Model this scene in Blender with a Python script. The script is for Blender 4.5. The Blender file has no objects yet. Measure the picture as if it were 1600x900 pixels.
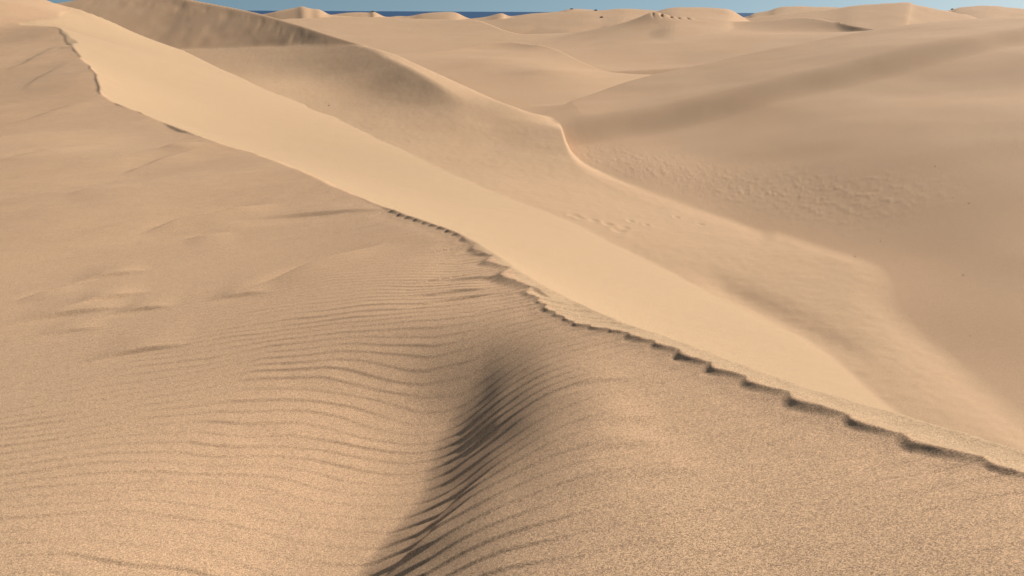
# Coastal sand dunes at low sun: one terrain height function, split along valleys into dunes.
import bpy, math, random
import numpy as np
from mathutils import Matrix, Vector

# ------------------------------------------------------------------ camera model
F = 1067.0                      # focal length in pixels of a 1600 px wide picture (24 mm)
PITCH = math.atan(431.7 / F)
ROLL = math.radians(0.27)
SP, CP = math.sin(PITCH), math.cos(PITCH)
FWD = np.array([0.0, CP, -SP])
R0 = np.array([1.0, 0.0, 0.0]); U0 = np.array([0.0, SP, CP])
RIGHT = math.cos(ROLL) * R0 + math.sin(ROLL) * U0
UP = math.cos(ROLL) * U0 - math.sin(ROLL) * R0


def P(u, v, t):
    """world point seen at picture position (u, v), t metres along the view axis"""
    return (FWD + RIGHT * ((u - 800) / F) - UP * ((v - 450) / F)) * t


def PS(pts):
    return np.array([P(*p) for p in pts])


# ------------------------------------------------------------------ noise
_rng = np.random.RandomState(7)
_perm = _rng.permutation(256).astype(np.int32)
_perm = np.concatenate([_perm, _perm, _perm])
_ang = _rng.rand(256) * 2 * np.pi
_gx, _gy = np.cos(_ang).astype(np.float32), np.sin(_ang).astype(np.float32)


def perlin(x, y, seed=0):
    x = np.asarray(x, dtype=np.float64) + seed * 17.31; y = np.asarray(y, dtype=np.float64) - seed * 9.77
    xi = np.floor(x).astype(np.int64); yi = np.floor(y).astype(np.int64)
    xf = (x - xi).astype(np.float32); yf = (y - yi).astype(np.float32)
    xi &= 255; yi &= 255
    u = xf * xf * xf * (xf * (xf * 6 - 15) + 10); v = yf * yf * yf * (yf * (yf * 6 - 15) + 10)

    def g(i, j, dx, dy):
        h = _perm[_perm[(xi + i) & 255] + ((yi + j) & 255)]
        return _gx[h] * dx + _gy[h] * dy
    a = g(0, 0, xf, yf); b = g(1, 0, xf - 1, yf); c = g(0, 1, xf, yf - 1); d = g(1, 1, xf - 1, yf - 1)
    return (a + u * (b - a)) * (1 - v) + (c + u * (d - c)) * v      # about -0.7 .. 0.7


def fbm(x, y, n=4, seed=0):
    s = 0; a = 1.0
    for i in range(n):
        s = s + a * perlin(x, y, seed + i); x = x * 2.03; y = y * 2.03; a *= 0.5
    return s


def sstep(a, b, x):
    t = np.clip((x - a) / (b - a), 0, 1)
    return t * t * (3 - 2 * t)


def gauss(x, w):
    return np.exp(-(x / w) ** 2)


# ------------------------------------------------------------------ surfaces through points
class TPS:
    """thin-plate surface z(x, y) through 3-D points"""
    def __init__(self, pts, lam=0.0):
        pts = np.asarray(pts, float)
        self.c = pts[:, :2].mean(0); self.s = max(np.ptp(pts[:, 0]), np.ptp(pts[:, 1])) * 0.5
        q = (pts[:, :2] - self.c) / self.s
        n = len(q)
        d2 = ((q[:, None] - q[None]) ** 2).sum(-1)
        K = 0.5 * d2 * np.log(d2 + 1e-12) + lam * np.eye(n)
        A = np.zeros((n + 3, n + 3)); A[:n, :n] = K
        A[:n, n] = 1; A[:n, n + 1:] = q; A[n, :n] = 1; A[n + 1:, :n] = q.T
        b = np.zeros(n + 3); b[:n] = pts[:, 2]
        self.w = np.linalg.solve(A, b); self.q = q

    def __call__(self, x, y):
        X = (x - self.c[0]) / self.s; Y = (y - self.c[1]) / self.s
        n = len(self.q); w = self.w
        z = w[n] + w[n + 1] * X + w[n + 2] * Y
        for i in range(n):
            d2 = (X - self.q[i, 0]) ** 2 + (Y - self.q[i, 1]) ** 2
            z = z + (0.5 * w[i]) * d2 * np.log(d2 + 1e-12)
        return z


def smin(a, b, k):
    h = np.clip(0.5 + 0.5 * (b - a) / k, 0, 1)
    return b + (a - b) * h - k * h * (1 - h)


def smax(a, b, k):
    return -smin(-a, -b, k)


class Line:
    """smooth polyline in plan: signed distance (right side +), position along it, height"""
    def __init__(self, pts, sub=8):
        p = np.asarray(pts, float)
        out = []
        for i in range(len(p) - 1):
            p0 = p[max(i - 1, 0)]; p1 = p[i]; p2 = p[i + 1]; p3 = p[min(i + 2, len(p) - 1)]
            for k in range(sub):
                t = k / sub
                out.append(0.5 * ((2 * p1) + (p2 - p0) * t + (2 * p0 - 5 * p1 + 4 * p2 - p3) * t * t
                                  + (3 * p1 - p0 - 3 * p2 + p3) * t ** 3))
        out.append(p[-1]); self.p = np.array(out)
        seg = np.linalg.norm(np.diff(self.p[:, :2], axis=0), axis=1)
        self.s = np.concatenate([[0], np.cumsum(seg)]); self.L = self.s[-1]

    def __call__(self, x, y):
        best = np.full(x.shape, 1e18); sd = np.zeros(x.shape); al = np.zeros(x.shape); z = np.zeros(x.shape)
        for i in range(len(self.p) - 1):
            a = self.p[i]; b = self.p[i + 1]; d = b - a; L2 = d[0] ** 2 + d[1] ** 2 + 1e-12
            t = np.clip(((x - a[0]) * d[0] + (y - a[1]) * d[1]) / L2, 0, 1)
            ex = x - a[0] - t * d[0]; ey = y - a[1] - t * d[1]; dd = ex * ex + ey * ey
            m = dd < best
            best = np.where(m, dd, best)
            sd = np.where(m, np.where(d[0] * ey - d[1] * ex > 0, -1.0, 1.0), sd)
            al = np.where(m, self.s[i] + t * math.sqrt(L2), al)
            z = np.where(m, a[2] + t * d[2], z)
        return np.sqrt(best) * sd, al, z


class Polar:
    """crest line as a function of bearing: distance and height"""
    def __init__(self, pts, sub=4):
        q = Line(PS(pts), sub).p
        th = np.arctan2(q[:, 0], q[:, 1]); i = np.argsort(th)
        self.th, self.r, self.z = th[i], np.hypot(q[:, 0], q[:, 1])[i], q[:, 2][i]

    def __call__(self, th):
        over = np.maximum(0, np.maximum(self.th[0] - th, th - self.th[-1]))
        return np.interp(th, self.th, self.r), np.interp(th, self.th, self.z), over


SUN_AZ, SUN_EL = 60, 34.5
SUN_XY = (math.sin(math.radians(SUN_AZ)), math.cos(math.radians(SUN_AZ)))


def lee(g, crest, r, th, slope):
    """surface g up to its crest, then falling away behind it"""
    rl, zl, over = crest(th)
    return np.minimum(g, zl - slope * (r - rl))


# ------------------------------------------------------------------ the dunes
NX, NY, AX, AY = 0.84, 0.54, -0.54, 0.84           # across / along the crest of the first dune
# --- dune under the camera: gentle windward side, brink, slip face, far end
CREST = [(2150, 960, 1.55), (1600, 742, 2.30), (1435, 690, 2.62), (1250, 624, 3.12), (1120, 573, 3.65), (990, 523, 4.4), (870, 492, 5.1),
         (800, 425, 6.6), (760, 397, 7.6), (720, 366, 8.45), (680, 350, 9.3), (640, 337, 10.1), (605, 326, 11.0), (540, 297, 12.8), (480, 270, 14.5), (400, 240, 16.8), (340, 222, 18.6),
         (300, 208, 20), (225, 178, 23), (160, 145, 27), (150, 112, 30.5), (125, 88, 35), (88, 42, 45), (60, 40, 46.5), (36, 36.5, 48)]
W_PTS = CREST + [(0, 900, 2.72), (400, 900, 2.55), (800, 900, 2.35), (1200, 900, 2.05), (1600, 900, 1.78),
                 (400, 600, 4.75), (0, 700, 4.1), (0, 500, 7.0), (300, 450, 7.6), (600, 500, 5.6), (0, 350, 11.2), (250, 300, 13.2), (450, 380, 9.6),
                 (0, 230, 18.5), (0, 150, 27.5), (0, 60, 43), (0, 42, 46.5), (0, 15, 50), (0, -15, 54), (75, 2, 55), (85, 27, 51.5), (112, 14, 55.5),
                 (900, 700, 3.18), (650, 700, 3.72)]
W_EXTRA = [(-3, -3, -1.9), (3, -3, -1.25), (0, -12, -2.0), (-12, 0, -3.2), (6, -8, -1.3), (-25, 20, -4.0)]
W = TPS(np.vstack([PS(W_PTS), np.array(W_EXTRA)]), 1e-5)

S_PTS = [(752, 382, 7.9), (720, 365.5, 8.45), (680, 350, 9.3), (640, 337, 10.1), (605, 326, 11.0), (540, 297, 12.8), (480, 270, 14.5), (400, 240, 16.8), (340, 222, 18.6),
         (300, 208, 20), (225, 178, 23), (160, 145, 27), (150, 112, 30.5), (125, 88, 35), (88, 42, 45), (60, 40, 46.5), (36, 36.5, 48), (85, 27, 51.5), (112, 14, 55.5),
         (1600, 692, 2.52), (1250, 598, 3.42), (1060, 528, 4.25), (870, 452, 5.7),
         (122, 14, 56), (200, 45, 60), (285, 78, 62), (340, 105, 60), (400, 133, 57), (480, 168, 50.5), (560, 202, 44.5), (630, 238, 38.2), (700, 271, 33.3), (790, 308, 28.8), (870, 339, 26), (1010, 408, 21.8), (1160, 485, 18.4), (1310, 570, 15.6)]
S_NEAR = [(1600, 692, 2.52), (1250, 598, 3.42), (1060, 528, 4.25), (870, 452, 5.7)]
S_OFF = np.vstack([PS(S_NEAR) + np.array([NX * 1.5, NY * 1.5, -1.12]), PS(S_NEAR) + np.array([NX * 3.6, NY * 3.6, -2.6])])
S_EXTRA = [(14, 8, -11.0), (5, -8, -4.5), (14, -8, -12.0)] + [tuple(P(1600, 692, 2.52) + np.array([NX * 8, NY * 8, -6.0])), tuple(P(1250, 598, 3.42) + np.array([NX * 6.2, NY * 6.2, -4.25]))]
S_UP = PS([(0, 42, 46.5), (40, 15, 52), (0, 15, 50), (75, 2, 55), (0, 150, 27.5)]) + np.array([(0, 0, .5), (0, 0, .9), (0, 0, 1.2), (0, 0, .5), (0, 0, 3)])
S = TPS(np.vstack([PS(S_PTS), S_UP, S_OFF, np.array(S_EXTRA)]), 1e-5)
CREST_LINE = Line(PS(CREST + [(62, 32, 50), (85, 27, 51.5), (112, 13, 55.5), (125, 6, 60)]), 5)
_b = PS([(0, -15, 54.5), (75, 2, 55.3), (112, 14, 56), (200, 45, 60), (285, 78.5, 62), (340, 105, 60), (400, 133, 57), (480, 170, 50.5), (560, 204, 44.4), (700, 273, 33.2)])
BACK = TPS(np.vstack([_b, _b + np.array([AX * 6 + NX * 2, AY * 6 + NY * 2, -4.2]), _b + np.array([-AX * 8, -AY * 8, 4.5])]), 1e-3)

# --- dune behind it on the left: shaded steep face, bench, long nose to the right
F1 = TPS(PS([(110, 2, 92), (180, -16, 95), (300, 0, 91), (400, 20, 86), (480, 43, 79), (560, 68, 70.5),
             (240, 62, 84), (290, 76, 81), (350, 75, 80), (420, 73, 78), (480, 71.5, 75), (540, 69.5, 71.5), (60, 60, 84)]), 1e-4)
R1 = TPS(np.vstack([PS([(110, 2, 92), (180, -16, 95), (300, 0, 91), (400, 20, 86), (480, 43, 79), (560, 68, 70.5)]),
                    PS([(180, -16, 95), (300, 0, 91), (400, 20, 86), (480, 43, 79), (560, 68, 70.5)]) + np.array([8, 16, -6.5])]), 1e-3)
INNER = [(560, 69, 70), (600, 87, 64), (645, 108, 58), (682, 130, 54), (725, 165, 49.5), (775, 195, 45.5), (850, 230, 40.3), (900, 250, 37.8), (1000, 290, 34.6),
         (1100, 325, 30.8), (1200, 360, 27.2), (1300, 393, 24.2), (1345, 410, 22.6)]
N2 = TPS(np.vstack([PS(INNER + [(290, 76, 81), (350, 75, 80), (420, 73, 78), (480, 71.5, 75), (540, 69.5, 71.5),
                                (440, 105, 68), (500, 120, 63), (570, 140, 57), (640, 160, 52), (600, 112, 60), (720, 190, 46), (790, 226, 41.7),
                                (400, 133, 57.2), (560, 202, 44.6), (700, 271, 33.4), (870, 339, 26.1), (1010, 408, 21.9), (1150, 440, 20.6), (1310, 570, 15.65), (1340, 500, 18.2)])]), 1e-5)
S2 = TPS(np.vstack([PS(INNER + [(625, 86, 66), (700, 120, 60), (760, 148, 55), (817, 169, 50), (870, 200, 44), (880, 222, 40.5), (940, 224, 50), (1000, 263, 42.5),
                                (1390, 440, 21.2), (1395, 480, 19.4)]),
                    PS([(1000, 290, 34.6), (1100, 325, 30.8), (1200, 360, 27.2), (1300, 393, 24.2)]) + np.array([2.5, 1.6, -1.2])]), 1e-5)

# --- wide dune on the right
TOP3 = [(885, 163, 58), (985, 127, 64), (1120, 95, 67), (1240, 70, 68), (1370, 45, 69), (1500, 31, 70), (1600, 25, 71), (1750, 20, 72)]
F3 = TPS(np.vstack([PS(TOP3 + [(1330, 580, 16.3), (1600, 650, 14.3), (1600, 500, 17.6), (1450, 480, 18.9), (1600, 400, 20.6), (1450, 400, 22.3), (1600, 300, 25), (1600, 200, 31.5),
                               (1600, 120, 40), (1600, 60, 52.5), (1350, 385, 24.2), (1200, 340, 28.8), (1000, 260, 37.6), (900, 205, 46.8), (1100, 300, 33.2),
                               (1000, 200, 45.5), (1200, 250, 36), (1200, 150, 47), (1400, 250, 31.2), (1400, 130, 44), (1000, 150, 58), (1400, 80, 53),
                               (1450, 560, 16.7), (1800, 500, 17)]), np.array([(25, -8, -8), (60, 10, -4)])]), 1e-5)

# --- basin and the bright ridge in it
TOP5 = [(650, 84, 104), (740, 70, 112), (800, 65, 114), (840, 70, 109), (870, 78, 103), (910, 97, 92), (945, 111, 84), (965, 114, 81)]
G5 = TPS(PS(TOP5 + [(700, 112, 82), (800, 152, 63), (640, 88, 100), (850, 110, 76), (800, 118, 75), (760, 92, 90), (745, 76, 110.3), (780, 74.5, 111.4), (815, 74, 110.3), (760, 81, 105), (810, 79, 105), (760, 88, 97), (700, 90, 96), (815, 82, 101), (940, 122, 74), (900, 145, 64), (680, 96, 92)]), 1e-5)

# --- flank below the rilled peak
TOP6 = [(800, 68, 165), (850, 60, 168), (900, 51, 166), (950, 41, 162), (1000, 30, 155), (1022, 19, 152), (1050, 25.5, 152), (1080, 28, 152), (1150, 33, 152), (1200, 32, 148),
        (1240, 28, 144), (1265, 27.5, 140), (1310, 35, 132), (1370, 45.5, 122)]
F6 = TPS(PS(TOP6 + [(965, 114, 82), (900, 100, 96), (1050, 100, 92), (1150, 88, 92), (1240, 68, 98), (1100, 58, 122), (1000, 70, 116), (1200, 52, 124), (1320, 50, 112), (920, 75, 124), (830, 80, 125), (1040, 36, 145), (1010, 34, 147), (1075, 37, 145), (1150, 42, 145), (1295, 44, 130.5), (1330, 51, 125)]), 1e-5)

# --- lit plain left of centre, in front of the sea
TOP4 = [(380, 34, 240), (440, 30, 250), (520, 27, 262), (600, 26.5, 262), (680, 30, 250), (742, 31, 225), (775, 42, 195), (805, 51.5, 172), (830, 53, 168)]
G4 = TPS(PS(TOP4 + [(620, 82, 135), (700, 74, 142), (760, 66, 150), (700, 52, 182), (560, 50, 195), (460, 45, 205), (640, 42, 215), (560, 80, 138), (450, 75, 140)]), 1e-5)

# --- far ridges: crest in the picture, distance, slope towards us / away, soft foot
RIDGES = [
    ('peak',    [(396, 25, 330), (430, 17, 330), (460, 12.5, 330), (473, 9.5, 330), (487, 13, 330), (498, 14.5, 330), (515, 21.5, 330), (540, 25, 330)], .30, .35),
    ('lowrow',  [(515, 22, 420), (545, 19.5, 420), (575, 19, 420), (585, 17.5, 420), (603, 26, 420), (630, 25, 420)], .25, .3),
    ('cone',    [(640, 24, 380), (660, 20.5, 380), (690, 18.5, 380), (712, 19.5, 380), (735, 28.5, 380)], .22, .3),
    ('rightsea', [(735, 29, 335), (760, 26, 335), (783, 20.5, 335), (798, 25, 335), (830, 21, 335), (870, 18, 335), (890, 14, 335), (915, 14.5, 335), (940, 17, 335)], .10, .3),
    ('rightsea2', [(900, 17, 262), (940, 15.5, 262), (975, 13.5, 262), (1010, 15, 262), (1040, 17, 262)], .12, .3),
    ('plateau', [(985, 36, 177), (1003, 27, 177), (1022, 19, 177), (1050, 12, 177), (1080, 11.2, 177), (1112, 12, 177), (1140, 15, 177), (1160, 26, 177), (1178, 34, 177)], .10, .4),
    ('farright', [(1160, 27, 300), (1178, 21, 300), (1200, 16.5, 300), (1215, 12, 300), (1235, 9.5, 300), (1280, 10.5, 300), (1320, 11.5, 300), (1345, 13, 300)], .13, .35),
    ('rightpeak', [(1300, 14, 236), (1335, 8.5, 236), (1370, 6, 236), (1418, 3.5, 236), (1432, 7.5, 236), (1480, 17, 236), (1510, 23, 236), (1535, 29, 236)], .16, .35),
    ('rightmost', [(1480, 16.5, 328), (1500, 11.5, 328), (1545, 8.5, 328), (1600, 13.5, 328), (1680, 17, 328)], .12, .3),
    ('darktop', [(1170, 36, 150), (1230, 29, 148), (1270, 27.5, 143), (1320, 37, 130), (1372, 46, 119)], .40, .3),
]
def run_out(p):
    (u0, v0, t0), (u1, v1, t1) = p[0], p[-1]
    return [(u0 - 150, v0 + 16, t0), (u0 - 55, v0 + 5, t0)] + list(p) + [(u1 + 55, v1 + 5, t1), (u1 + 150, v1 + 16, t1)]


RIDGE_LINES = [(n, Polar(p if n == 'darktop' else run_out(p)[2:] if n == 'plateau' else run_out(p)), a, b) for n, p, a, b in RIDGES]
RILL_LINE = Line(PS([(1015, 20, 152), (1035, 24, 152), (1050, 25.5, 152), (1085, 29, 152)]), 3)
FOLD = Polar([(690, 216, 45.5), (780, 207, 46), (860, 198, 46.5), (900, 193, 47), (1000, 179, 47.3), (1100, 160, 47.6), (1200, 136, 48.3), (1300, 110, 49), (1400, 86, 50), (1500, 64, 51.5), (1600, 50, 53.5), (1700, 40, 55)])

# --- step of the hollow in the foreground, along its dark foot
HOLLOW = Line(PS([(815, 490, 5.3), (775, 550, 4.8), (722, 620, 4.2), (696, 680, 3.82), (668, 745, 3.42), (628, 820, 3.0), (575, 900, 2.66), (480, 1020, 2.2), (350, 1200, 1.8)]), 4)

# --- ledges and streaks left by the wind on the windward side: (start, end in the picture, depth, height, width)
LEDGES = [((405, 449, 7.3), (590, 408, 8.6), .085, .5), ((30, 465, 7.6), (115, 448, 8.1), .03, .4), ((120, 436, 8.3), (225, 425, 8.6), 0.039, .35),
          ((120, 482, 7.3), (228, 468, 7.6), 0.039, .35), ((30, 508, 6.85), (190, 492, 7.1), 0.036, .4), ((60, 536, 6.4), (160, 531, 6.5), 0.019, .35),
          ((150, 588, 5.6), (290, 572, 5.8), 0.029, .3), ((230, 355, 10.6), (330, 332, 11.6), .06, .6), ((300, 345, 11.2), (420, 322, 12.0), .07, .6),
          ((290, 372, 10.1), (360, 362, 10.4), .03, .5), ((330, 470, 7.0), (420, 462, 7.1), .03, .4), ((180, 505, 6.9), (270, 495, 7.0), .03, .3),
          ((380, 333, 11.2), (600, 328, 11.0), .045, .9), ((250, 232, 17.5), (300, 226, 18.2), .06, .8), ((200, 262, 15.2), (300, 240, 17.2), .06, 1.0), ((100, 305, 13), (200, 288, 13.8), .035, .8),
          ((0, 250, 16.6), (120, 225, 18.2), .05, 1.0), ((30, 180, 22.5), (150, 158, 26), .035, 1.6), ((20, 110, 32), (118, 70, 40), .05, 2.0),
          ((70, 82, 38), (120, 78, 38), .06, 1.2), ((40, 140, 28), (120, 108, 33), .035, 1.6),
          ((725, 393, 7.75), (775, 399, 7.5), .012, .25), ((826, 457, 6.0), (866, 466, 5.75), .02, .22),
          ((690, 440, 6.7), (780, 436, 6.6), .022, .22), ((640, 470, 6.2), (760, 458, 6.2), .022, .22), ((650, 487, 5.95), (800, 470, 5.95), .022, .2),
          ((885, 640, 3.75), (985, 622, 3.75), .012, .2), ((905, 720, 3.2), (1022, 700, 3.2), .012, .32), ((905, 770, 2.92), (1030, 748, 2.95), .012, .32),
          ((905, 828, 2.66), (1095, 803, 2.7), .012, .32),((610, 892, 2.6), (760, 812, 2.95), .02, .2), ((655, 838, 2.9), (790, 768, 3.2), .02, .2)]
LEDGES = [(P(*a)[:2], P(*b)[:2], h, w) for a, b, h, w in LEDGES]
FOOTPRINTS = [(u, v, -7.6, rr) for u, v, rr in ((896, 345, .2), (905, 349, .16), (928, 351, .16), (949, 356, .17), (966, 366, .22), (975, 361, .18), (1095, 338, .15), (1058, 328, .13), (985, 345, .13), (1010, 350, .12))]
SHAPE_X = np.array([-40, -12, -6, -3.0, -2.5, -1.9, -1.35, -1.0, -.6, -.3, 0, .5, 1.2, 3])
SHAPE_Y = np.array([-9, -3.0, -1.25, -.17, -.03, .09, .05, -.05, -.15, -.16, -.08, .05, .2, .6])


TIPS = [(2000, 905), (1760, 805), (1640, 762), (1565, 733), (1435, 688), (1345, 653), (1250, 622), (1180, 597), (1122, 573), (1068, 551), (1030, 537), (990, 521), (960, 512), (932, 506), (908, 502), (888, 498), (872, 493), (858, 482), (848, 470),
        (835, 458), (800, 426), (770, 402), (745, 385)] + [(740 - 12.5 * i, 378 - 5.0 * i) for i in range(1, 11)]


def crest_s(u):
    cu = np.array([c[0] for c in CREST], float); i = np.argsort(cu)
    cv = np.interp(u, cu[i], np.array([c[1] for c in CREST])[i]); ct = 1 / np.interp(u, cu[i], 1 / np.array([c[2] for c in CREST])[i])
    p = P(u, cv, ct)
    return float(CREST_LINE(np.array([p[0]]), np.array([p[1]]))[1][0])


_ts = np.array(sorted(crest_s(u) for u, v in TIPS))
TIP_B = _ts + .34 * np.gradient(_ts)

C2 = Polar([(400, 40, 74), (560, 68, 70.2), (600, 77, 68), (625, 86, 66), (700, 120, 60), (760, 146, 55), (817, 168.5, 50), (850, 172, 48.6), (872, 180, 46.5), (884, 215, 41.6), (898, 240, 38.3), (928, 263, 36.6), (1000, 291, 35), (1100, 326, 31.2), (1200, 361, 27.5), (1300, 394, 24.5), (1345, 411, 22.9)], 5)
C3, C4, C5, C6 = Polar(TOP3), Polar(TOP4), Polar(TOP5), Polar(TOP6)
NAMES = ['ground', 'dune_0', 'dune_2', 'dune_1', 'dune_3', 'dune_5', 'dune_4', 'dune_6'] + ['r_' + r[0] for r in RIDGES]
R_INDEX = {n: i for i, n in enumerate(NAMES)}


def terrain(x, y):
    r = np.hypot(x, y); th = np.arctan2(x, y)
    LAB = np.zeros(x.shape, np.int16); fine = np.zeros(x.shape); kink = np.zeros(x.shape)

    # base sand flat, falling under the sea far out
    H = -8.8 + 0.35 * fbm(x / 60, y / 60, 3, 3) - 4.5 * sstep(950, 1250, y) - 4 * sstep(2500, 3500, r)

    def add(m, h, name, k, f=0.0):
        """raise the terrain by one dune where m holds"""
        H0 = H[m]
        w = h > H0
        L0 = LAB[m]; L0[w] = R_INDEX[name]; LAB[m] = L0
        f0 = fine[m]; blend = np.clip(.5 + (h - H0) / (2 * k + .1), 0, 1); fine[m] = f0 * (1 - blend) + f * blend
        H[m] = smax(H0, h, k)

    def pos(v):
        return np.maximum(0, v)

    s = x * AX + y * AY; o = x * NX + y * NY

    # ---- far ridges
    m = (r > 110) & (y > 0)
    xm, ym, rm, tm = x[m], y[m], r[m], th[m]
    und = 0.5 * fbm(xm / 25, ym / 25, 3, 61)
    for n, ln, a, b in RIDGE_LINES:
        rl, zl, over = ln(tm)
        d = rl - rm                                   # + on our side
        ad = np.abs(d)
        wob = und * sstep(1, 12, ad)
        h = np.where(d > 0, zl - a * ad * ad / (ad + (.4 if n == 'darktop' else 4.0)), zl - b * ad) + wob - np.minimum(over * rm, 6) * .10 - pos(over * rm - 6) * .3
        add(m, h, 'r_' + n, 0.6)

    # ---- rilled flank
    m = (y > 40) & (y < 220) & (x > -60) & (x < 140)
    xm, ym = x[m], y[m]
    d6, al6, _ = RILL_LINE(xm, ym)
    h = lee(F6(xm, ym), C6, r[m], th[m], .3)
    h = h - 0.55 * pos(np.sin(al6 * 3.3 + 1.5 * perlin(al6 * .5, d6 * .1, 5))) * gauss(d6 - 1.8, 1.8) * sstep(0, .4, d6) * sstep(0, 1, al6)
    h = h - .4 * pos(88 - ym + .12 * xm) - .3 * pos(-18 - xm)
    add(m, h + .15 * fbm(xm / 18, ym / 18, 3, 15), 'dune_6', 0.6)

    # ---- lit plain
    m = (y > 60) & (y < 400) & (x > -260) & (x < 60)
    xm, ym = x[m], y[m]
    h = lee(G4(xm, ym), C4, r[m], th[m], .35) - .06 * pos(126 - ym) - .1 * pos(ym - 330) - .3 * pos(-140 - xm)
    add(m, h + .2 * fbm(xm / 22, ym / 22, 3, 11), 'dune_4', 0.6, .25)

    # ---- basin and ridge
    m = (y > 40) & (y < 150) & (x > -50) & (x < 70)
    xm, ym = x[m], y[m]
    h = lee(G5(xm, ym), C5, r[m], th[m], .35) - .3 * pos(ym - 122) - .3 * pos(56 - ym) - .3 * pos(-26 - xm) - .2 * pos(xm - 22)
    add(m, h + .06 * fbm(xm / 9, ym / 9, 3, 12), 'dune_5', 0.3)

    # ---- right dune
    m = (x > -30) & (y > -80) & (r < 260)
    xm, ym, rm = x[m], y[m], r[m]
    h = F3(xm, ym)
    rl, _, over = FOLD(th[m]); d3 = rm - rl
    h = h + (1.0 * (sstep(-2.6, 2.6, d3) - .5) * gauss(d3, 12)) * sstep(.02, .0, over)
    om3, sm3 = o[m], s[m]
    pp = gauss(om3 - 27.2 - .6 * perlin(sm3 * .4, om3 * .3, 17), 2.6) * sstep(11, 15, sm3) * sstep(40, 33, sm3) + .35 * gauss(np.hypot((xm - 27) / 6, (ym - 31) / 4), 1.0) + .03
    rough = fbm(sm3 * 1.9 + 1.0 * perlin(xm * .4, ym * .4, 8), om3 * 2.8, 3, 20)
    h = h + (0.045 * pos(rough - .02) + .025 * pos(fbm(sm3 * 2.6, om3 * 5.5, 2, 21))) * np.minimum(pp, 1) * sstep(90, 50, rm)
    h = h - .9 * gauss(np.hypot((xm - 31) / 9, (ym - 43) / 8), 1.0)
    h = h + 0.18 * fbm(xm / 13, ym / 13, 3, 31) * sstep(18, 40, rm)
    h = lee(h, C3, rm, th[m], .25)
    h = h - .12 * pos(5 - xm) * sstep(44, 64, ym) - .3 * pos(-4 - xm) - .3 * pos(rm - 150)
    add(m, h, 'dune_3', 0.5)

    # ---- shaded dune and its nose
    m = (y > 50) & (y < 150) & (x < 10) & (x > -150)
    xm, ym = x[m], y[m]
    f1 = F1(xm, ym); r1 = R1(xm, ym)
    cl = fbm(xm * .5, ym * .12, 3, 44)
    f1 = f1 - (.2 * pos(cl) * gauss((r1 - f1) - .8, 1.6) + .22 * pos(fbm(xm * .16, ym * .12, 3, 47))) * sstep(0, 1.2, r1 - f1)
    h = np.minimum(f1, r1) - .5 * pos(xm + 15) - .5 * pos(-75 - xm) - .4 * pos(68 - ym)
    add(m, h, 'dune_1', 0.04)
    m = (y > 3) & (y < 110) & (x < 24) & (x > -100)
    xm, ym, om = x[m], y[m], o[m]
    h = smin(smin(N2(xm, ym), S2(xm, ym), 0.2), lee(np.full(xm.shape, 50.0), C2, r[m], th[m], .24) + 6 * sstep(.36, .5, th[m]), .6) - .5 * pos(-62 - xm) - .4 * pos(ym - 90) - .5 * pos(xm - 13) - .3 * pos(9 - om)
    h = h + .03 * fbm(xm / 2.5, ym / 2.5, 3, 71) + .012 * fbm(xm * 2.2, ym * 3, 2, 73)
    ga, gb = P(1090, 425, 1.0), P(1318, 562, 1.0)
    ga, gb = ga * (-7.6 / ga[2]), gb * (-7.75 / gb[2])
    L = math.hypot(gb[0] - ga[0], gb[1] - ga[1]); ux, uy = (gb[0] - ga[0]) / L, (gb[1] - ga[1]) / L
    al = (xm - ga[0]) * ux + (ym - ga[1]) * uy; dl = -(xm - ga[0]) * uy + (ym - ga[1]) * ux
    wv = .35 * perlin(al * .35, dl * .2, 77)
    h = h - (.16 * gauss(dl + wv, .75) + .05 * gauss(dl + 1.3 + wv, .3)) * sstep(-.15, .4, al / L) * sstep(1.2, .85, al / L)
    for fu, fv, fz, fr_ in FOOTPRINTS:
        c = P(fu, fv, 1.0); c = c * (fz / c[2])
        h = h - .032 * gauss(np.hypot(xm - c[0], (ym - c[1]) * .7) / fr_, 1.0) + .012 * gauss((np.hypot(xm - c[0], (ym - c[1]) * .7) / fr_ - 1.5), .6)
    add(m, h, 'dune_2', 0.15, .35)

    # ---- dune under the camera
    m = (s < 100) & (r < 120)
    xm, ym, rm, sm, om = x[m], y[m], r[m], s[m], o[m]
    hw = W(xm, ym)
    dc = np.full(xm.shape, -9.0); ac = np.zeros(xm.shape)
    i = (rm < 75) & (np.abs(hw - S(xm, ym)) < 2.5)
    dc[i], ac[i], _ = CREST_LINE(xm[i], ym[i])
    # hollow
    i = rm < 9
    side = np.full(xm.shape, 9.0); ah = np.zeros(xm.shape)
    dh, ah[i], _ = HOLLOW(xm[i], ym[i]); side[i] = -dh             # + on the picture's right of the dark foot
    ripw = 0.11 * perlin(xm * 1.2, ym * 1.2, 91) + .03 * perlin(xm * 4, ym * 4, 92)
    # ripples
    q = ym - np.interp(xm, SHAPE_X, SHAPE_Y) + .22 * perlin(xm * .55, ym * .8, 81) + .075 * perlin(xm * 1.7, ym * 2.2, 82)
    lam = .125
    ph = q / lam; fr = ph - np.floor(ph)
    prof = np.where(fr < .22, sstep(0, .22, fr), 1 - (fr - .22) / .78)
    env = (.5 + .5 * sstep(-.35, .3, fbm(xm * .7, ym * 1.3, 2, 83))) * sstep(9.5, 4.5, rm)
    idx = np.floor(ph) * 7.7
    env = env * (.5 + .5 * sstep(-.3, .4, perlin(xm * .8 + idx, idx, 84)))
    sd = side + .09 + ripw + .010 * (prof - .5)
    amp = 0.44 * sstep(0.0, 1.3, ah) * (1.08 - .08 * sstep(3.0, 1.6, ah)) * sstep(7.0, 3.6, ah)
    up = np.where(sd > 0, 1 - np.exp(-(pos(sd) / .52) ** 1.8), 0.0)
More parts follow.
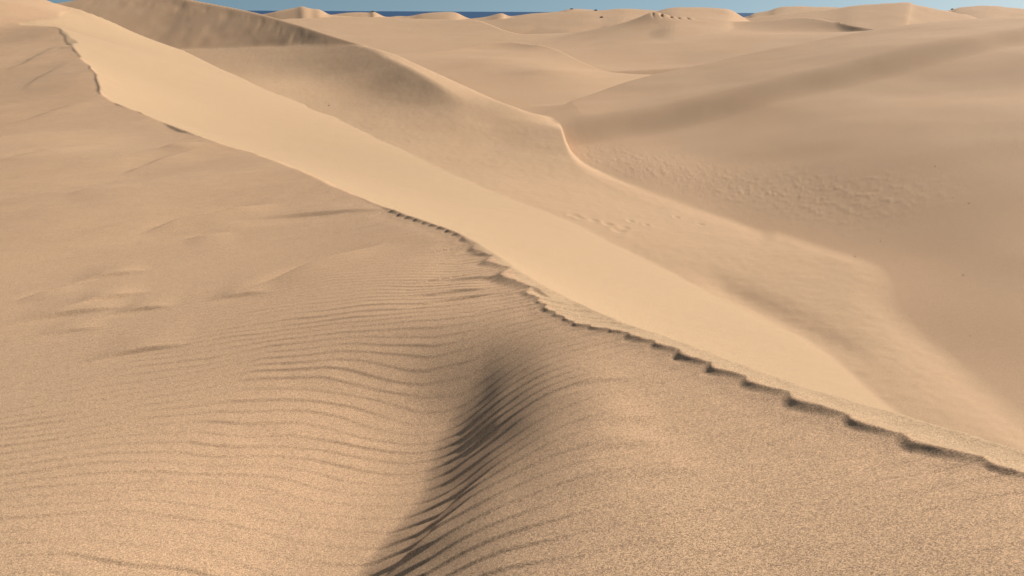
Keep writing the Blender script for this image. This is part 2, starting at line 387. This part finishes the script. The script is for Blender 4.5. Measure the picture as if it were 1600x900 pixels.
    step = (up * np.exp(-pos(sd - .35) / 2.2)) * (rm < 9)
    hw = hw + amp * sstep(-.05, 1.2, -dc) * (step - .42 * gauss(np.minimum(sd, 0), 1.1) * (rm < 9))
    right = sstep(-.2, .8, xm - .08 * ym)                            # calmer on the mound at the right
    inhol = gauss(sd - .25, .4) * sstep(.3, 1.5, ah) * (rm < 9)
    hw = hw + prof * (1 - .45 * np.minimum(1, 1.3 * inhol * (amp > .1))) * ((.0102 + .004 * sstep(-.2, .5, perlin(xm * .5, ym * .5, 85))) * env * (1 - .45 * right) + .0 * inhol)
    # ledges
    for (ax, ay), (bx, by), hh, ww in LEDGES:
        L = math.hypot(bx - ax, by - ay); ux, uy = (bx - ax) / L, (by - ay) / L
        flip = -1.0 if uy * SUN_XY[0] - ux * SUN_XY[1] > 0 else 1.0        # the short side turns away from the sun
        cx, cy = (ax + bx) / 2, (ay + by) / 2
        j = np.nonzero((np.abs(xm - cx) < L * .5 + 3 * ww) & (np.abs(ym - cy) < L * .5 + 3 * ww))[0]
        X, Y = xm[j], ym[j]
        a = (X - ax) * ux + (Y - ay) * uy; d = -(X - ax) * uy + (Y - ay) * ux
        d = flip * (d - .06 * L * np.sin(np.clip(a / L, 0, 1) * math.pi)) + .05 * ww * perlin(a / ww, d * 0, 93)
        e = sstep(-.15, .45, a / L) * sstep(1.15, .55, a / L)
        pr = np.where(d > 0, np.exp(-d / ww), sstep(-.16 * ww - .02, 0, d))
        hw[j] += hh * e * (pr - .35 * gauss(d + .3 * ww, .35 * ww))
    # wind texture further off
    far = sstep(6, 14, rm)
    ca, sa = .84, .54
    xr, yr = xm * ca + ym * sa, -xm * sa + ym * ca
    hw = hw + far * (.035 * fbm(xr * .35, yr * 1.3, 4, 95) + .20 * fbm(xr / 9, yr / 4, 2, 97))
    # scalloped scarp along the crest
    k = np.clip(np.searchsorted(TIP_B, ac) - 1, 0, len(TIP_B) - 2)
    Lw = TIP_B[k + 1] - TIP_B[k]
    fr = np.clip((ac - TIP_B[k]) / Lw, 0, 1)
    fs = np.where(fr < .66, 1 - sstep(-.3, .72, fr) / sstep(-.3, .72, .66), sstep(.66, 1, fr)) * .9 + .05      # long flat side, short curved return
    tooth = ((ac > TIP_B[0]) & (ac < TIP_B[-1])) * 1.0
    eb = Lw * (-.13 + .21 * fs) * tooth + .25 * perlin(ac * .45, ac * 0, 101) * sstep(14, 24, rm)
    wob2 = .014 * fbm(xm * 7, ym * 7, 2, 103)
    A = np.where(tooth > 0, np.maximum(.072 * Lw, .0145) * np.interp(ac, [crest_s(860), crest_s(835), crest_s(735), crest_s(720)], [1, .4, .4, 1.2]) * (.3 + .9 * np.abs(1 - fs) ** .8), .03 + .025 * sstep(9, 16, rm))
    A = A * (.95 + .25 * perlin(ac * 2.1, ac * 0, 102))
    de = dc - eb + wob2
    scarp = sstep(-.13 * Lw - .012 - .0012 * rm, .05 * Lw + .004 + .0012 * rm, de)
    notch = gauss(de + .12 * Lw, .16 * Lw) * (1 - fs) ** 2.5 * tooth
    apron = gauss(de + .5 * Lw, .45 * Lw) * tooth
    hw = hw + A * scarp * np.exp(-pos(dc) / .7) - .03 * Lw * notch - .03 * Lw * apron - .48 * pos(de) * sstep(9, 5.5, rm) * gauss(dc, .9)
    hs = S(xm, ym)
    hs = hs + .05 * fbm(sm / 3.0, om / 10, 3, 105) + .012 * fbm(sm * 1.6, om * .22, 3, 106)
    h0 = smin(hw, hs, .035)
    i = rm > 40
    h0[i] = np.minimum(h0[i], BACK(xm[i], ym[i]))
    h0 = h0 - .25 * pos(rm - 72)
    add(m, h0, 'dune_0', 0.06, sstep(-.02, .05, dc) * (dc > -8) + sstep(0.0, .1, hw - hs) * (dc <= -8))
    return H, LAB, fine, None


# ------------------------------------------------------------------ terrain sheet: polar grid, fine where the eye is
def rings():
    out = list(np.geomspace(0.02, 1.2, 60))
    for end, q in ((10, .0028), (20, .0042), (170, .0055), (1300, .011), (4200, .04)):
        while out[-1] < end:
            out.append(out[-1] * (1 + q))
    return np.array(out)


def columns():
    a = [-47.0]
    while a[-1] < 47:
        a.append(a[-1] + 0.066)
    while a[-1] < 360 - 47 - 1.4:
        d = min(a[-1] - 47, 313 - a[-1])
        a.append(a[-1] + max(.1, min(2.0, .12 + .12 * abs(d))))
    return np.radians(np.array(a))


def build():
    RR = rings(); AA = columns()
    nr, na = len(RR), len(AA)
    x = (RR[:, None] * np.sin(AA)[None]).ravel(); y = (RR[:, None] * np.cos(AA)[None]).ravel()
    H, LAB, fine, ex = terrain(x, y)
    return nr, na, x, y, H, LAB, fine, ex


GROUPS = {   # region -> (object name, label)
    'dune_0': ('sand_dune', 'rippled foreground dune with a scalloped crest and a smooth bright slip face'),
    'dune_1': ('sand_dune', 'dune with a steep brown shaded face at the upper left'),
    'dune_2': ('sand_dune', 'smooth pale dune nose stretching right behind the bright slip face'),
    'dune_3': ('sand_dune', 'broad brown dune flank filling the right side, crossed by a soft dark fold'),
    'dune_5': ('sand_dune', 'low dune in the central basin with a thin bright curved ridge'),
    'dune_4': ('sand_dune', 'wide pale dune slope left of centre in front of the sea'),
    'dune_6': ('sand_dune', 'dune flank below the small peak with dark rills'),
    'r_peak': ('sand_dune', 'far dune rising to the small pointed peak left of centre'),
    'r_lowrow': ('sand_dune', 'low far dune with a bright tip just right of the pointed peak'),
    'r_cone': ('sand_dune', 'low rounded brown dune standing against the blue sea'),
    'r_rightsea': ('sand_dune', 'far dune at the right end of the visible sea'),
    'r_rightsea2': ('sand_dune', 'long brown far dune left of the rilled peak'),
    'r_plateau': ('sand_dune', 'bright flat-topped dune behind the rilled peak'),
    'r_farright': ('sand_dune', 'far dune right of the flat-topped bright dune'),
    'r_rightpeak': ('sand_dune', 'far dune with the highest peak at the right of the skyline'),
    'r_rightmost': ('sand_dune', 'dark far dune at the right edge of the skyline'),
    'r_darktop': ('sand_dune', 'short dark steep face on the ridge right of the rilled peak'),
    'ground': ('ground', 'flat sand between the dunes'),
}


def sand_material():
    m = bpy.data.materials.new('sand'); m.use_nodes = True
    nt = m.node_tree; N = nt.nodes; L = nt.links
    bsdf = N['Principled BSDF']
    bsdf.inputs['Roughness'].default_value = 0.95
    bsdf.inputs['Specular IOR Level'].default_value = 0.15
    geo = N.new('ShaderNodeNewGeometry')
    # broad tint
    n1 = N.new('ShaderNodeTexNoise'); n1.inputs['Scale'].default_value = 0.16; n1.inputs['Detail'].default_value = 5
    L.new(geo.outputs['Position'], n1.inputs['Vector'])
    cr = N.new('ShaderNodeValToRGB'); e = cr.color_ramp.elements
    e[0].position = .3; e[0].color = (.505, .314, .183, 1); e[1].position = .7; e[1].color = (.512, .328, .196, 1)
    L.new(n1.outputs['Fac'], cr.inputs['Fac'])
    att = N.new('ShaderNodeAttribute'); att.attribute_name = 'fine_sand'
    mixf = N.new('ShaderNodeMix'); mixf.data_type = 'RGBA'
    L.new(att.outputs['Fac'], mixf.inputs['Factor']); L.new(cr.outputs['Color'], mixf.inputs[6]); mixf.inputs[7].default_value = (.445, .296, .174, 1)
    # grains
    vo = N.new('ShaderNodeTexVoronoi'); vo.inputs['Scale'].default_value = 300
    L.new(geo.outputs['Position'], vo.inputs['Vector'])
    sep = N.new('ShaderNodeSeparateColor'); L.new(vo.outputs['Color'], sep.inputs['Color'])
    mr = N.new('ShaderNodeMapRange'); mr.inputs['To Min'].default_value = .5; mr.inputs['To Max'].default_value = 1.5
    L.new(sep.outputs[0], mr.inputs['Value'])
    mul = N.new('ShaderNodeVectorMath'); mul.operation = 'SCALE'
    L.new(mixf.outputs[2], mul.inputs[0]); L.new(mr.outputs['Result'], mul.inputs['Scale'])
    L.new(mul.outputs['Vector'], bsdf.inputs['Base Color'])
    # grain relief: fine rounded grains plus a little clumping
    n2 = N.new('ShaderNodeTexNoise'); n2.inputs['Scale'].default_value = 260; n2.inputs['Detail'].default_value = 2; n2.inputs['Roughness'].default_value = .7
    L.new(geo.outputs['Position'], n2.inputs['Vector'])
    v2 = N.new('ShaderNodeTexVoronoi'); v2.inputs['Scale'].default_value = 300
    L.new(geo.outputs['Position'], v2.inputs['Vector'])
    ad = N.new('ShaderNodeMath'); ad.operation = 'SUBTRACT'
    L.new(n2.outputs['Fac'], ad.inputs[0]); L.new(v2.outputs['Distance'], ad.inputs[1])
    bp = N.new('ShaderNodeBump'); bp.inputs['Strength'].default_value = .6; bp.inputs['Distance'].default_value = .0026
    L.new(ad.outputs[0], bp.inputs['Height'])
    L.new(bp.outputs['Normal'], bsdf.inputs['Normal'])
    return m


def make_terrain():
    nr, na, x, y, H, LAB, fine, ex = build()
    co = np.stack([x, y, H], 1).astype(np.float32)
    i = np.arange(nr - 1)[:, None]; j = np.arange(na)[None]; j2 = (j + 1) % na
    quads = np.stack([i * na + j, i * na + j2, (i + 1) * na + j2, (i + 1) * na + j], -1).reshape(-1, 4)
    quads = quads[:, ::-1]
    flab = LAB[quads[:, 0]]
    mat = sand_material()
    for idx, nm in enumerate(NAMES):
        q = quads[flab == idx]
        if len(q) == 0:
            print('region empty', nm); continue
        used = np.zeros(len(co), bool); used[q.ravel()] = True
        remap = np.cumsum(used) - 1
        q = remap[q].astype(np.int32); v = co[used]
        name, label = GROUPS[nm]
        me = bpy.data.meshes.new(name)
        me.vertices.add(len(v)); me.vertices.foreach_set('co', v.ravel())
        me.loops.add(len(q) * 4); me.loops.foreach_set('vertex_index', q.ravel())
        me.polygons.add(len(q)); me.polygons.foreach_set('loop_start', np.arange(0, len(q) * 4, 4, dtype=np.int32))
        me.update(calc_edges=True)
        me.shade_smooth()
        at = me.attributes.new('fine_sand', 'FLOAT', 'POINT'); at.data.foreach_set('value', fine[used].astype(np.float32))
        me.materials.append(mat)
        ob = bpy.data.objects.new(name, me); bpy.context.scene.collection.objects.link(ob)
        ob['kind'] = 'structure'; ob['label'] = label; ob['category'] = 'dune' if name == 'sand_dune' else 'ground'


# ------------------------------------------------------------------ sea, light, camera
def make_sea():
    me = bpy.data.meshes.new('sea')
    v = []; fcs = []
    R = 60000.0
    xs = [-R, -3000, 3000, R]; ys = [-R, 0, 2500, R]
    v = [(a, b, -10.5) for b in (1000, 4000, R) for a in (-R, -3000, 0, 3000, R)]
    for b in range(2):
        for a in range(4):
            fcs.append((b * 5 + a, b * 5 + a + 1, b * 5 + a + 6, b * 5 + a + 5))
    me.from_pydata(v, [], fcs)
    m = bpy.data.materials.new('sea_water'); m.use_nodes = True
    b = m.node_tree.nodes['Principled BSDF']
    b.inputs['Base Color'].default_value = (.012, .05, .13, 1); b.inputs['Roughness'].default_value = .45
    b.inputs['Specular IOR Level'].default_value = .25
    me.materials.append(m)
    ob = bpy.data.objects.new('sea', me); bpy.context.scene.collection.objects.link(ob)
    ob['kind'] = 'structure'; ob['label'] = 'deep blue strip of sea on the horizon'; ob['category'] = 'sea'




def make_light():
    sc = bpy.context.scene
    w = bpy.data.worlds.new('World'); sc.world = w; w.use_nodes = True
    nt = w.node_tree; bg = nt.nodes['Background']
    sky = nt.nodes.new('ShaderNodeTexSky'); sky.sky_type = 'NISHITA'; sky.sun_disc = False
    sky.sun_elevation = math.radians(SUN_EL); sky.sun_rotation = math.radians(SUN_AZ)
    sky.dust_density = 0.8; sky.air_density = 1.0; sky.ozone_density = 1.3
    # the sky is taken a little above the horizon, where it is clear blue
    tc = nt.nodes.new('ShaderNodeTexCoord'); ad = nt.nodes.new('ShaderNodeVectorMath'); ad.inputs[1].default_value = (0, 0, .3)
    nt.links.new(tc.outputs['Generated'], ad.inputs[0])
    no = nt.nodes.new('ShaderNodeVectorMath'); no.operation = 'NORMALIZE'
    nt.links.new(ad.outputs[0], no.inputs[0]); nt.links.new(no.outputs[0], sky.inputs['Vector'])
    tint = nt.nodes.new('ShaderNodeMix'); tint.data_type = 'RGBA'; tint.blend_type = 'MULTIPLY'; tint.inputs['Factor'].default_value = 1
    tint.inputs[7].default_value = (.62, .62, .50, 1)
    nt.links.new(sky.outputs[0], tint.inputs[6]); nt.links.new(tint.outputs[2], bg.inputs[0]); bg.inputs[1].default_value = 0.15
    l = bpy.data.lights.new('sun', 'SUN'); l.energy = 5.0; l.angle = math.radians(.53); l.color = (1, .95, .885)
    o = bpy.data.objects.new('sun', l); sc.collection.objects.link(o)
    e, a = math.radians(SUN_EL), math.radians(SUN_AZ)
    d = Vector((math.sin(a) * math.cos(e), math.cos(a) * math.cos(e), math.sin(e)))
    o.rotation_euler = d.to_track_quat('Z', 'Y').to_euler()
    sc.view_settings.view_transform = 'Standard'; sc.view_settings.look = 'None'; sc.view_settings.exposure = 0.22; sc.view_settings.gamma = 1


def make_camera():
    c = bpy.data.cameras.new('camera'); c.sensor_width = 36; c.lens = 36 * F / 1600; c.clip_start = .05; c.clip_end = 200000
    o = bpy.data.objects.new('camera', c); bpy.context.scene.collection.objects.link(o)
    M = Matrix(((RIGHT[0], UP[0], -FWD[0], 0), (RIGHT[1], UP[1], -FWD[1], 0), (RIGHT[2], UP[2], -FWD[2], 0), (0, 0, 0, 1)))
    o.matrix_world = M
    bpy.context.scene.camera = o


# ------------------------------------------------------------------ small things lying on the sand
def ground_at(u, v, t0, t1, n=3000):
    """where the line of sight through (u, v) first meets the terrain"""
    t = np.geomspace(t0, t1, n)
    d = P(u, v, 1.0)
    H, _, _, _ = terrain(d[0] * t, d[1] * t)
    below = d[2] * t <= H
    i = int(np.argmax(below)) if below.any() else int(np.argmin(np.abs(d[2] * t - H)))
    return np.array([d[0] * t[i], d[1] * t[i], H[i]]), t[i]


def stone_material(name, col, rough):
    m = bpy.data.materials.new(name); m.use_nodes = True
    nt = m.node_tree; b = nt.nodes['Principled BSDF']; b.inputs['Roughness'].default_value = rough
    n = nt.nodes.new('ShaderNodeTexNoise'); n.inputs['Scale'].default_value = 40; n.inputs['Detail'].default_value = 4
    cr = nt.nodes.new('ShaderNodeValToRGB')
    cr.color_ramp.elements[0].position = .3; cr.color_ramp.elements[0].color = [c * .7 for c in col] + [1]
    cr.color_ramp.elements[1].position = .7; cr.color_ramp.elements[1].color = [min(1, c * 1.3) for c in col] + [1]
    nt.links.new(n.outputs['Fac'], cr.inputs['Fac']); nt.links.new(cr.outputs['Color'], b.inputs['Base Color'])
    return m


def pebble_mesh(name, r, seed):
    import bmesh
    rnd = random.Random(seed)
    bm = bmesh.new(); bmesh.ops.create_icosphere(bm, subdivisions=3, radius=1)
    ax = (rnd.uniform(.9, 1.3), rnd.uniform(.75, 1.0), rnd.uniform(.5, .75))
    cuts = [(Vector((rnd.gauss(0, 1), rnd.gauss(0, 1), rnd.gauss(0, 1))).normalized(), rnd.uniform(.62, .9)) for _ in range(9)]
    for v in bm.verts:
        for n, d in cuts:
            k = v.co.dot(n) - d
            if k > 0:
                v.co -= n * k * .85
        v.co = Vector((v.co.x * ax[0], v.co.y * ax[1], v.co.z * ax[2])) * r
    for f in bm.faces:
        f.smooth = True
    me = bpy.data.meshes.new(name); bm.to_mesh(me); bm.free()
    return me


DARK_PEBBLES = [
    (1514, 318, 2.6, 'small dark pebble on the brown right flank, the right one of two close together'),
    (1489, 309, 2.0, 'small dark pebble on the brown right flank, the left one of two close together'),
    (1461, 260, 2.0, 'tiny dark pebble on the right flank, the highest one up the slope'),
    (1376, 377, 2.0, 'tiny dark pebble at the foot of the dark rippled patch, beyond the nose tip'),
    (1336, 401, 2.8, 'dark pebble on the very edge of the pale dune nose'),
    (1411, 413, 2.0, 'tiny dark pebble on the sand floor just right of the nose tip'),
    (1505, 430, 2.6, 'lone dark pebble on the smooth sand floor at the right'),
    (1516, 525, 2.2, 'lowest dark pebble on the bare sand floor near the right edge'),
    (514, 165, 2.6, 'dark pebble on the shaded bench just above the bright slip face'),
]
GRAIN_GLINTS = [  # sparkles of sand grains, modelled as small pale solids
    (189, 243, 1.8, 'grain sparkle made as a pale fleck high on the smooth windward slope, the farthest of the pale ones'),
    (217, 314, 1.7, 'grain sparkle made as a pale bead on the left slope, upper of two pale ones in a steep line'),
    (205, 352, 1.7, 'grain sparkle made as a pale bead on the left slope, lower of two pale ones in a steep line'),
    (640, 361, 1.8, 'grain sparkle made as a white bead just below the scalloped crest in mid picture'),
    (24, 443, 1.8, 'grain sparkle made as a pale bead on the windward slope at the left edge'),
    (119, 500, 1.8, 'grain sparkle made as a pale bead by the low wind-cut ledges at left'),
]


def make_pebbles_glints():
    dark = stone_material('dark_stone', (.05, .038, .03), .8)
    pale = stone_material('grain_glint', (.72, .68, .6), .45)  # bright colour stands in for the glint of sand grains
    for k, (lst, mat, grp) in enumerate(((DARK_PEBBLES, dark, 'dark pebbles scattered on the sand'), (GRAIN_GLINTS, pale, 'grain sparkles on the windward slope, made as pale beads'))):
        for i, (u, v, px, label) in enumerate(lst):
            p, t = ground_at(u, v, 4 if k else 12, 120)
            r = px * .4 * t / F
            me = pebble_mesh('pebble', r, 10 * k + i + 3); me.materials.append(mat)
            ob = bpy.data.objects.new('pebble', me); bpy.context.scene.collection.objects.link(ob)  # object name shared by the dark stones and the modelled grain sparkles
            ob.location = (p[0], p[1], p[2] + .25 * r); ob.rotation_euler = (0, 0, i * 1.3)
            ob['label'] = label; ob['category'] = 'pebble'; ob['group'] = grp


SHRUBS = [(893, 14.6, 300, 420, 1.7, .4, 'dark low shrub on the skyline where the sea ends'),
          (931, 16.5, 200, 420, 1.0, .3, 'small dark shrub on the skyline left of the rilled peak'),
          (940, 27.5, 130, 400, 1.0, .4, 'small lone shrub on the brown slope left of the rilled peak'),
          (1488, 13.8, 250, 420, 1.7, .4, 'dark low shrub at the left end of the rightmost far dune'),
          (582, 18.5, 330, 450, 2.4, .6, 'grey green shrub on top of the low dune beside the pointed peak')]


def make_shrubs():
    import bmesh
    lm = stone_material('shrub_leaf', (.09, .09, .05), .7); wm = stone_material('shrub_wood', (.09, .06, .04), .9)
    for i, (u, v, t0, t1, wd, ht, label) in enumerate(SHRUBS):
        p, t = ground_at(u, v, t0, t1)
        rnd = random.Random(50 + i)
        root = bpy.data.objects.new('shrub', None); bpy.context.scene.collection.objects.link(root)
        root.location = (p[0], p[1], p[2] - .05)
        root['label'] = label; root['category'] = 'shrub'; root['group'] = 'far shrubs on the dunes'
        bm = bmesh.new(); bs = bmesh.new()
        tips = []
        for k in range(16):
            a = rnd.uniform(0, 2 * math.pi); rr = wd * .5 * rnd.random() ** .6
            tip = Vector((rr * math.cos(a), rr * math.sin(a), ht * (1 - .6 * (rr / (wd * .5)) ** 2) * rnd.uniform(.6, 1)))
            tips.append(tip)
            base = Vector((tip.x * .12, tip.y * .12, -.1)); mid = base.lerp(tip, .5) + Vector((0, 0, .08))
            prev = None
            for c, w in ((base, .035), (mid, .022), (tip, .008)):
                ring = [bs.verts.new(c + Vector((w * math.cos(q * 2.094), w * math.sin(q * 2.094), 0))) for q in range(3)]
                if prev:
                    for q in range(3):
                        bs.faces.new((prev[q], prev[(q + 1) % 3], ring[(q + 1) % 3], ring[q]))
                prev = ring
        for k in range(700):
            tip = rnd.choice(tips); c = tip * rnd.uniform(.55, 1.03) + Vector((rnd.gauss(0, .11), rnd.gauss(0, .11), rnd.gauss(0, .08)))
            c.z = max(c.z, .02)
            n = Vector((rnd.gauss(0, 1), rnd.gauss(0, 1), rnd.gauss(0, 1) + .4)).normalized(); tx = n.orthogonal().normalized(); ty = n.cross(tx)
            w = rnd.uniform(.04, .08); l = rnd.uniform(.07, .13)
            bm.faces.new([bm.verts.new(c + tx * (w * a) + ty * (l * b)) for a, b in ((-1, 0), (0, -1), (1, 0), (0, 1))])
        for nm, b_, mt in (('foliage', bm, lm), ('stem', bs, wm)):
            me = bpy.data.meshes.new(nm); b_.to_mesh(me); b_.free(); me.materials.append(mt)
            o = bpy.data.objects.new(nm, me); bpy.context.scene.collection.objects.link(o); o.parent = root


make_pebbles_glints()
make_shrubs()
make_terrain()
make_sea()
make_light()
make_camera()
